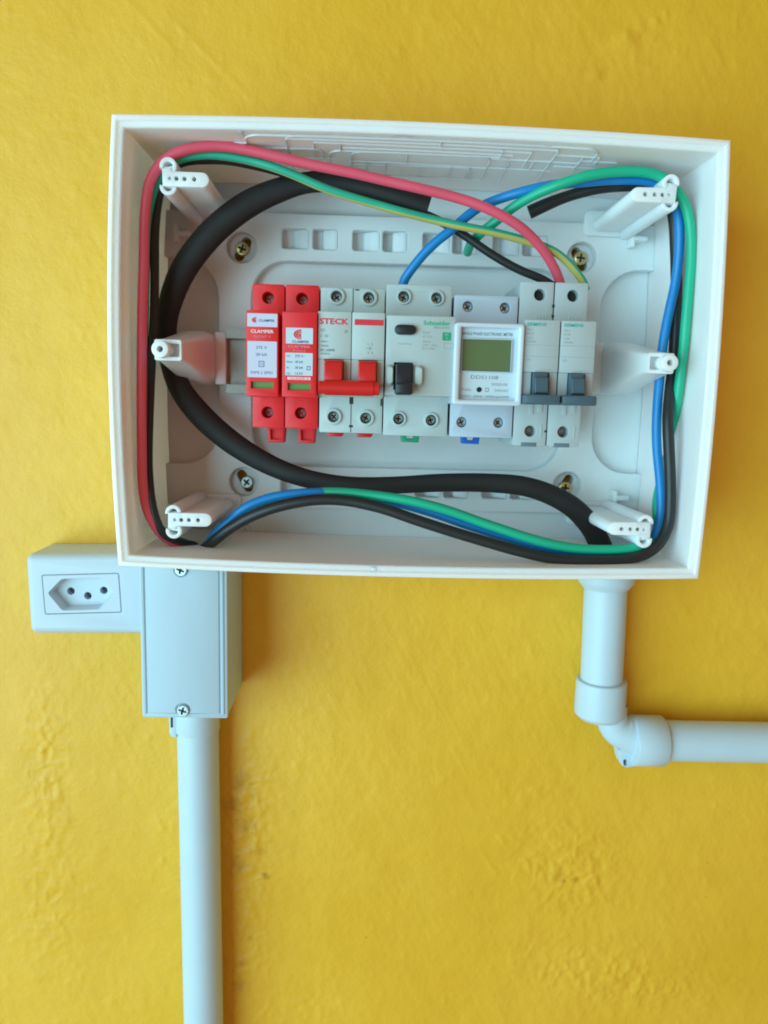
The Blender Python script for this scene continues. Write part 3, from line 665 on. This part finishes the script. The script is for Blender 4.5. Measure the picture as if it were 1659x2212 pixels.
# --- two single pole breakers
def single(x0, x1, k, label):
    t = device('circuit_breaker', x0, x1, -18.8, 64.6, label, 'circuit breaker', 'grey single-pole breakers on the rail')
    cT, cB = (88.3, 86.4) if k == 0 else (106.0, 103.8)
    if k == 1: cT -= .6
    sc = [(cT-.6, 58.2), (cB, -11.1)]
    stepped(t, x0, x1, -18.9, 64.6, 3.4, 43.5, 79, 'grey3', sc, hr=2.95, skind='screw_dark', sdepth=58.0, fx=(x0-.9+k*.3, x1-.9+k*.2))
    f0, f1 = x0-.8+k*.3, x1-1.1+k*.3; c = (f0+f1)/2
    mb = MB(); mb.prism(rect(f0, f1, 18.3, 43.4, .5, 2), 78.5, 84, .4)
    mb.prism(rect(f0, f0+4.6, 5, 18.3), 78.5, 83.2, .3); mb.prism(rect(f1-3.8, f1, 5, 18.3), 78.5, 83.2, .3)
    mb.box(f0+.3, f1-.3, 31.4, 31.6, 83.9, 84.06, 0); mb.box(f0+.3, f1-.3, 26.0, 26.2, 83.9, 84.06, 0); mb.build('pole_cover', 'grey3', t)
    mb = MB(); mb.box(f0+.3, f1-.3, 31.3, 31.45, 84.02, 84.08, 0); mb.box(f0+.3, f1-.3, 25.9, 26.05, 84.02, 84.08, 0); mb.build('panel_line', 'tgrey2', t)
    mb = MB(); mb.prism(rect(c-3.7, c+3.3, 6, 18.0, .3), 78.5, 87, .5); mb.prism(rect(c-3.5, c+3.1, 8, 15.5, .3), 86.5, 90, .5)
    mb.prism(rect(f0-.1, f1-.5, 2.6, 7.3, .9, 3), 83, 94, .8); mb.build('toggle', 'handle', t, smooth=40)
    lettering(t, [('SIEMENS', f0+5.9, 41.3, 84.02, 1.5, dict(width=9.6, bold=.03))], 'tteal', 'brand_lettering')
    lettering(t, [('5SL1', f0+1.2, 38.7, 84.02, 1.2, dict(align='L')), ('MCB', f0+1.2, 36.8, 84.02, 1.2, dict(align='L')), ('C20', f0+1.2, 34.8, 84.02, 1.3, dict(align='L')), ('230/400V', f0+1.2, 33.0, 84.02, .9, dict(align='L')), ('OFF', f0+1.2, 24.3, 84.02, 1.0, dict(align='L'))], 'tgrey2')
    mb = MB(); mb.box(cB-4.6, cB+3.6, -19.15, -17.0, 60, 64.12, .1); mb.build('din_mark', 'slate', t)
    for a in ((cB-1.4, cB+1.0, -2.5, 3, 63.9, 64.5, .15), (cB+3.3, cB+5.7, -1, 3.2, 63.9, 64.5, .15), (cB+5.2, cB+6.0, -14, -8, 63.9, 64.3, .1), *((cT-2+q*1.6, cT-1.2+q*1.6, 46.3, 48.2, 63.9, 64.3, .1) for q in range(4))):
        mb = MB(); mb.box(*a); mb.build('moulded_rib', 'grey3', t)
    if k == 0:
        mb = MB()
        for x, z0, z1 in ((x1-.1, 52, 53.6), (x1-.1, 47, 48.4), (x1-.5, -11.6, -10.4)): mb.box(x-.7, x+.5, z0, z1, 63, 64.2, 0)
        mb.box(x1-.35, x1-.1, -18.5, 64, 62, 64.1, 0); mb.build('seam', 'hole', t)
single(77.4, 95.1, 0, 'grey single-pole breaker with slate toggle, right beside the energy meter')
single(95.2, 112.6, 1, 'grey single-pole breaker with slate toggle, last device at the right end of the row')

# ------------------------------------------------------------------ cables
cable('sheathed_cable', [(1318, 1225, 24, 12), (1300, 1185, 32, 13), (1278, 1140, 38, 12.6), (1240, 1098, 42, 12), (1190, 1069, 43, 11.4), (1130, 1050, 44, 11), (1050, 1043, 44, 10.6), (950, 1043, 44, 10.2), (850, 1048, 44, 9.6), (750, 1048, 44, 9.8), (660, 1033, 42, 10.4), (580, 1003, 40, 11.5), (500, 955, 38, 13),
       (432, 895, 38, 13.5), (390, 840, 40, 12.5), (366, 775, 42, 11), (360, 700, 44, 11), (372, 640, 46, 12.6), (398, 580, 48, 13.6), (436, 527, 50, 13.8), (485, 478, 50, 13.8), (545, 436, 50, 13.4), (605, 410, 50, 12), (660, 395, 50, 10.5), (720, 392, 52, 11), (790, 405, 54, 11.6), (860, 425, 55, 11.2), (926, 447, 55, 10)],
      'cblack', 'thick black sheathed cable curving round the left side of the box', 'cable', flat=.72, n=24)
cable('black_wire', [('w', -94.5, -90, 50), ('w', -94.6, -84, 50), (425, 1178, 52), (404, 1176, 56), (378, 1168, 62), (351, 1151, 68), (336, 1119, 70), (327, 1080, 70), (321, 1014, 66), (321, 949, 64), (324, 860, 62), (328, 770, 60), (332, 700, 58), (334, 623, 58), (334, 557, 60), (335, 492, 62), (342, 430, 64), (352, 392, 66), (372, 362, 66), (400, 348, 64), (440, 345, 62), (490, 346, 60), (540, 355, 58), (590, 367, 56), (650, 385, 52),
       (720, 400, 48), (800, 425, 46), (870, 448, 46), (925, 466, 48), (990, 500, 48), (1060, 548, 48), (1120, 582, 48), (1175, 605, 48), (1200, 622, 48)], 'wblack', 'thin black wire running down the left wall and across to the right-hand breakers', 'wire', dia=4.4)
cable('striped_earth_wire', [('w', -98, -90, 46), ('w', -98, -84, 46), (408, 1176, 50), (375, 1164, 56), (345, 1140, 60), (318, 1095, 60), (309, 1014, 60), (309, 900, 59), (311, 760, 59), (313, 640, 60), (315, 557, 61), (320, 470, 64), (332, 413, 67), (348, 376, 69), (368, 352, 70), (400, 340, 69), (446, 334, 68), (494, 338, 67), (544, 348, 66), (593, 362, 66), (642, 381, 65), (707, 409, 64), (759, 426, 63), (814, 442, 62), (863, 456, 62), (929, 473, 60), (994, 488, 60), (1057, 500, 58), (1110, 513, 56), (1158, 527, 54), (1195, 542, 52), (1222, 562, 50), (1245, 588, 48), (1262, 612, 46), (1266, 625, 44)],
      ['wgreen2', 'wyel'], 'green and yellow striped earth wire crossing under the red wire', 'wire', dia=4.2, twist=.0135, stripe=.28, n=32)
cable('red_wire', [('w', -97.5, -90, 52), ('w', -97.6, -84, 52), (412, 1181, 54), (380, 1175, 60), (350, 1155, 66), (328, 1125, 70), (314, 1088, 71), (308, 1040, 72), (306, 949, 72), (306, 800, 72), (307, 700, 72), (309, 620, 72), (311, 557, 72), (312, 492, 72), (316, 433, 73), (323, 394, 73), (338, 365, 73), (361, 341, 73), (390, 327, 73), (430, 318, 72), (480, 316, 71), (544, 326, 70), (609, 341, 69), (674, 356, 68), (759, 373, 67), (832, 390, 66), (906, 407, 66), (979, 425, 65), (1035, 443, 65), (1090, 469, 64), (1126, 492, 62), (1160, 524, 58), (1184, 556, 54), (1201, 587, 50), (1210, 610, 48), (1213, 625, 46)],
      'wred', 'bright red wire arching along the top and down the left wall', 'wire', dia=5.0)
cable('blue_wire', [(868, 625, 46), (872, 606, 48), (890, 580, 50), (915, 549, 52), (945, 520, 54), (975, 497, 55), (1005, 470, 54), (1035, 448, 54), (1080, 429, 56), (1126, 415, 60), (1194, 400, 62), (1263, 393, 63), (1332, 388, 64), (1400, 391, 64), (1432, 404, 63), (1455, 432, 62), (1465, 463, 62), (1468, 494, 62), (1467, 546, 61), (1459, 610, 60), (1446, 670, 60), (1437, 715, 60), (1430, 760, 60), (1424, 824, 60), (1420, 876, 60), (1418, 934, 60), (1420, 981, 60), (1425, 1030, 60), (1428, 1080, 60), (1427, 1112, 61), (1418, 1150, 62),
       (1402, 1180, 64), (1385, 1190, 66), (1346, 1199, 68), (1280, 1199, 68), (1215, 1190, 68), (1149, 1176, 68), (1082, 1157, 67), (1009, 1134, 66), (935, 1108, 64), (843, 1083, 62), (760, 1070, 62), (700, 1064, 62), (642, 1066, 62), (576, 1077, 62), (527, 1098, 62), (495, 1124, 60), (468, 1150, 57), (450, 1172, 53), ('w', -90.5, -84, 50), ('w', -91, -90, 50)],
      'wblue', 'blue wire looping around the right side and along the bottom', 'wire', dia=4.9)
cable('green_wire', [(1010, 545, 24), (1016, 528, 34), (1027, 515, 42), (1043, 500, 48), (1072, 477, 52), (1111, 446, 57), (1150, 423, 61), (1194, 404, 66), (1263, 381, 70), (1332, 371, 71), (1400, 373, 71), (1435, 385, 70), (1462, 412, 68), (1483, 450, 68), (1492, 500, 68), (1493, 560, 68), (1488, 625, 68), (1482, 690, 68), (1477, 751, 67), (1470, 808, 66), (1463, 865, 64), (1457, 905, 58), (1450, 950, 52), (1436, 1010, 48), (1422, 1065, 50), (1418, 1100, 53), (1421, 1135, 56), (1410, 1168, 62), (1379, 1182, 72), (1346, 1186, 73), (1280, 1187, 73), (1215, 1180, 73), (1149, 1164, 73), (1084, 1143, 72), (1045, 1130, 71), (972, 1104, 70), (898, 1084, 69), (825, 1072, 67), (733, 1063, 64), (680, 1064, 60), (620, 1073, 55), (560, 1094, 50), (505, 1130, 48), (470, 1162, 44), (455, 1180, 44), ('w', -88, -84, 45), ('w', -88, -90, 45)],
      'wgreen', 'bright green wire along the inside of the right wall and bottom', 'wire', dia=5.0)
cable('black_wire', [(1143, 459, 46, 7), (1180, 442, 48, 6.6), (1220, 426, 50), (1290, 407, 54), (1350, 401, 56), (1405, 404, 56), (1440, 425, 55), (1454, 465, 54), (1459, 530, 54), (1461, 620, 54), (1459, 700, 55), (1455, 780, 57), (1447, 850, 63), (1443, 900, 67), (1444, 949, 69), (1447, 1014, 70), (1448, 1075, 70), (1444, 1130, 71), (1428, 1169, 73), (1397, 1196, 75), (1346, 1208, 76), (1280, 1211, 77), (1192, 1206, 76), (1119, 1190, 75), (1045, 1169, 74), (972, 1147, 73), (898, 1123, 72), (825, 1098, 71), (751, 1082, 70), (700, 1079, 70), (642, 1085, 70), (576, 1102, 69), (527, 1123, 67), (494, 1143, 65), (461, 1169, 61), (446, 1181, 55), ('w', -91.5, -84, 54), ('w', -93, -90, 54)],
      'wblack', 'black wire with its cut end beside the top right post', 'wire', dia=5.8)
# bare copper tip sheath end
# ------------------------------------------------------------------ socket box
def rotp(l, cx, cz, a): c, s_ = math.cos(R(a)), math.sin(R(a)); return [(cx+c*(x-cx)-s_*(z-cz), cz+s_*(x-cx)+c*(z-cz)) for x, z in l]
def socket():
    t = thing('wall_socket', -160, -112, 0, 'white surface-mounted wall socket with three round holes', 'wall socket')
    cx, cz = -158, -112
    lp = rotp(rect(-193, -122.4, -135.9, -88.0, 2.2, 5), cx, cz, 1.0)
    ins = rotp(rect(-182.9, -139.4, -122.6, -99.8, .9, 3), cx, cz, 2.6)
    mb = MB()
    r0 = None
    for d, h in ((0, 0), (.2, 27.2), (.6, 29.2), (1.5, 30.9), (2.8, 31.8), (4.2, 32.1)):
        g = mb.ring(rotp(rect(-193+d, -122.4-d, -135.9+d, -88.0-d, max(.6, 4.6-d), 6), cx, cz, 1.0), h)
        if r0: mb.bridge(r0, g)
        r0 = g
    a = mb.ring(inset(ins, -.35), 32.1); mb.cap([r0, a]); b = mb.ring(inset(ins, -.35), 10); mb.bridge(a, b); mb.mi = 1; mb.cap([b]); mb.mi = 0
    mb.build('socket_box', ['sock', 'hole'], t, smooth=50)
    hexl = [(-180.7, -111.3), (-172.6, -121.6), (-151.3, -120.4), (-142.3, -110.0), (-149.6, -101.6), (-172.4, -102.6)]
    # round the long corners a little
    hexo = []
    for i in range(6):
        p0, p1, p2 = Vector(hexl[i-1]), Vector(hexl[i]), Vector(hexl[(i+1) % 6]); k = 1.6
        a_, b_ = p1+(p0-p1).normalized()*k, p1+(p2-p1).normalized()*k
        for q in range(4): u = q/3; hexo.append(tuple(a_.lerp(p1, u).lerp(p1.lerp(b_, u), u)))
    hexi = inset(hexo, 1.3)
    mb = MB(); g0 = mb.ring(ins, 11); g1 = mb.ring(ins, 31.9); mb.bridge(g0, g1); g2 = mb.ring(inset(ins, .3), 32.3); mb.bridge(g1, g2)
    hx = mb.ring(hexo, 32.3); mb.cap([g2, hx])
    hb = mb.ring(inset(hexo, .25), 32.0); mb.bridge(hx, hb)
    hc = mb.ring(hexi, 25.5); mb.bridge(hb, hc)
    hs = [(-170.0, -111.6), (-160.3, -114.2), (-150.9, -110.8)]
    rings = [mb.ring(circ(x, z, 2.25, 20), 25.5) for x, z in hs]; mb.cap([hc]+rings); mb.mi = 0
    for rg_, (x, z) in zip(rings, hs):
        q = mb.ring(circ(x, z, 2.25, 20), 18); mb.bridge(rg_, q); mb.mi = 1; mb.cap([q]); mb.mi = 0
    mb.build('socket_insert', ['sock', 'hole'], t, smooth=35)
    for x, z in hs:
        mb = MB(); mb.prism(circ(x, z, 1.5, 14), 18, 20.5, .1, holes=[circ(x, z, .9, 12)]); mb.build('contact_sleeve', 'steel', t)
socket()
# ------------------------------------------------------------------ junction box
def junction():
    t = thing('junction_box', -98, -132, 0, 'tall white conduit junction box with screwed cover beside the socket', 'junction box')
    mb = MB(); mb.prism(rect(-122, -74.6, -176.9, -87.4, 1.0, 3), 0, 49.5, .5, back=True); mb.build('box_body', 'jbox', t)
    mb = MB(); mb.prism(rect(-122.2, -74.3, -177.1, -87.2, 1.0, 3), 49.6, 51.8, .6)
    pl = rect(-118.9, -78.7, -174.6, -87.6, .8, 3); mb.prism(pl, 51.2, 52.6, .6, holes=[circ(-99.1, -91.5, 4.0, 24), circ(-99.3, -172.0, 4.0, 24)], hole_ch=.3)
    for x0, x1 in ((-121.4, -119.4), (-77.9, -76.0)): mb.prism(rect(x0, x1, -174.8, -87.6, .4, 2), 51.2, 52.5, .6)
    mb.build('box_cover', 'jbox', t, smooth=40)
    for z in (-91.5, -172.2): screw('screw_zinc', -99.2, z, 52.6, t, 'cover_screw', rot=.3, scale=.9)
junction()
# ------------------------------------------------------------------ conduits
def conduit_left():
    a, b = (-99.9, -188, 14), (-97.2, -520, 14)
    t = thing('conduit', -99.9, -178, 14, 'long vertical white conduit running down from the junction box', 'conduit', 'white plastic conduits')
    mb = MB(); mb.revolve((-99.9, -177, 14), b, [(0, 12.6), (345, 12.6)], 48); mb.build('pipe', 'pvc', t, smooth=60)
    mb = MB(); mb.revolve((-99.9, -176.9, 14), (-99.7, -215, 14), [(0, 13.4), (23.4, 13.4), (24.2, 13.1), (24.4, 12.5)], 48); mb.build('collar', 'pvc', t, smooth=40)
    mb = MB(); mb.prism([(-115.6, -177.2), (-115.6, -201), (-114.2, -203.2), (-111, -203.6), (-111, -177.2)], 10, 21, .8); mb.build('collar_tab', 'pvc', t)
    mb = MB(); mb.box(-114.6, -113.2, -197, -189.5, 20.5, 21.15, .1); mb.build('collar_slot', 'hole', t)
conduit_left()
def conduit_right():
    t = thing('conduit', 148.2, -84, 16, 'short vertical white conduit leaving the underside of the large box', 'conduit', 'white plastic conduits')
    mb = MB(); mb.revolve((147.7, -82, 16), (149.6, -170, 16), [(0, 12.9), (88, 12.7)], 48); mb.build('pipe', 'pvc', t, smooth=60)
    mb = MB(); mb.revolve((147.8, -82.5, 16), (148.2, -106, 16), [(0, 17.0), (18.5, 17.0), (19.5, 16.6), (23.4, 13.6), (23.6, 12.7)], 48); mb.build('threaded_bushing', 'pvc', t, smooth=35)
    t2 = thing('conduit', 190, -204, 16, 'horizontal white conduit running off to the right from the elbow', 'conduit', 'white plastic conduits')
    mb = MB(); mb.revolve((184, -203.6, 16), (460, -205.2, 16), [(0, 12.45), (276, 12.45)], 48); mb.build('pipe', 'pvc', t2, smooth=60)
    e = thing('conduit_elbow', 158, -192, 16, 'white plastic elbow fitting joining the vertical and horizontal conduits', 'elbow fitting')
    mb = MB(); mb.revolve((149.6, -164.2, 16), (149.7, -187, 16), [(0, 12.6), (0, 14.7), (.6, 15.3), (19.5, 15.5), (22, 15.2), (24.5, 12.8)], 48); mb.build('vertical_sleeve', 'pvc', e, smooth=35)
    mb = MB(); mb.revolve((190.6, -203.8, 16), (168, -203.6, 16), [(0, 12.4), (0, 14.9), (.7, 15.5), (19.5, 15.6), (20.1, 15.2), (20.2, 6)], 48); mb.build('horizontal_sleeve', 'pvc', e, smooth=50)
    mb = MB(); P = [(157, -180), (157.3, -187), (159, -192.8), (162.5, -196.8), (168, -199.2), (176, -202)]; Q = spline([(x, 16, z, r) for (x, z), r in zip(P, (9.4, 9.3, 9.6, 10.3, 11.2, 12.2))], 1.2); prev = None
    for i, q in enumerate(Q):
        T = Vector((Q[min(i+1, len(Q)-1)]-Q[max(i-1, 0)])[:3]).normalized(); N = T.cross(Vector((0, 1, 0))).normalized(); Bv = T.cross(N); k = len(mb.v)
        for j in range(36): a = 2*math.pi*j/36; mb.v.append(tuple(Vector(q[:3])+(N*math.cos(a)+Bv*math.sin(a))*q[3]))
        g = list(range(k, k+36))
        if prev: mb.bridge(prev, g)
        prev = g
    mb.build('bend', 'pvc', e, smooth=60)
    mb = MB(); mb.prism([(161.5, -208), (163.4, -215.4), (164.6, -218.4), (167.4, -219.8), (171.6, -219.0), (172.5, -208)], 10, 21, .7, holes=[capsule(166.4, -216.3, 2.2, 1.2, 100, 5)]); mb.mi = 1; mb.cap([mb.ring(circ(166.4, -216.3, 2.6, 14), 15)]); mb.build('elbow_lug', ['pvc', 'hole'], e, smooth=35)
conduit_right()
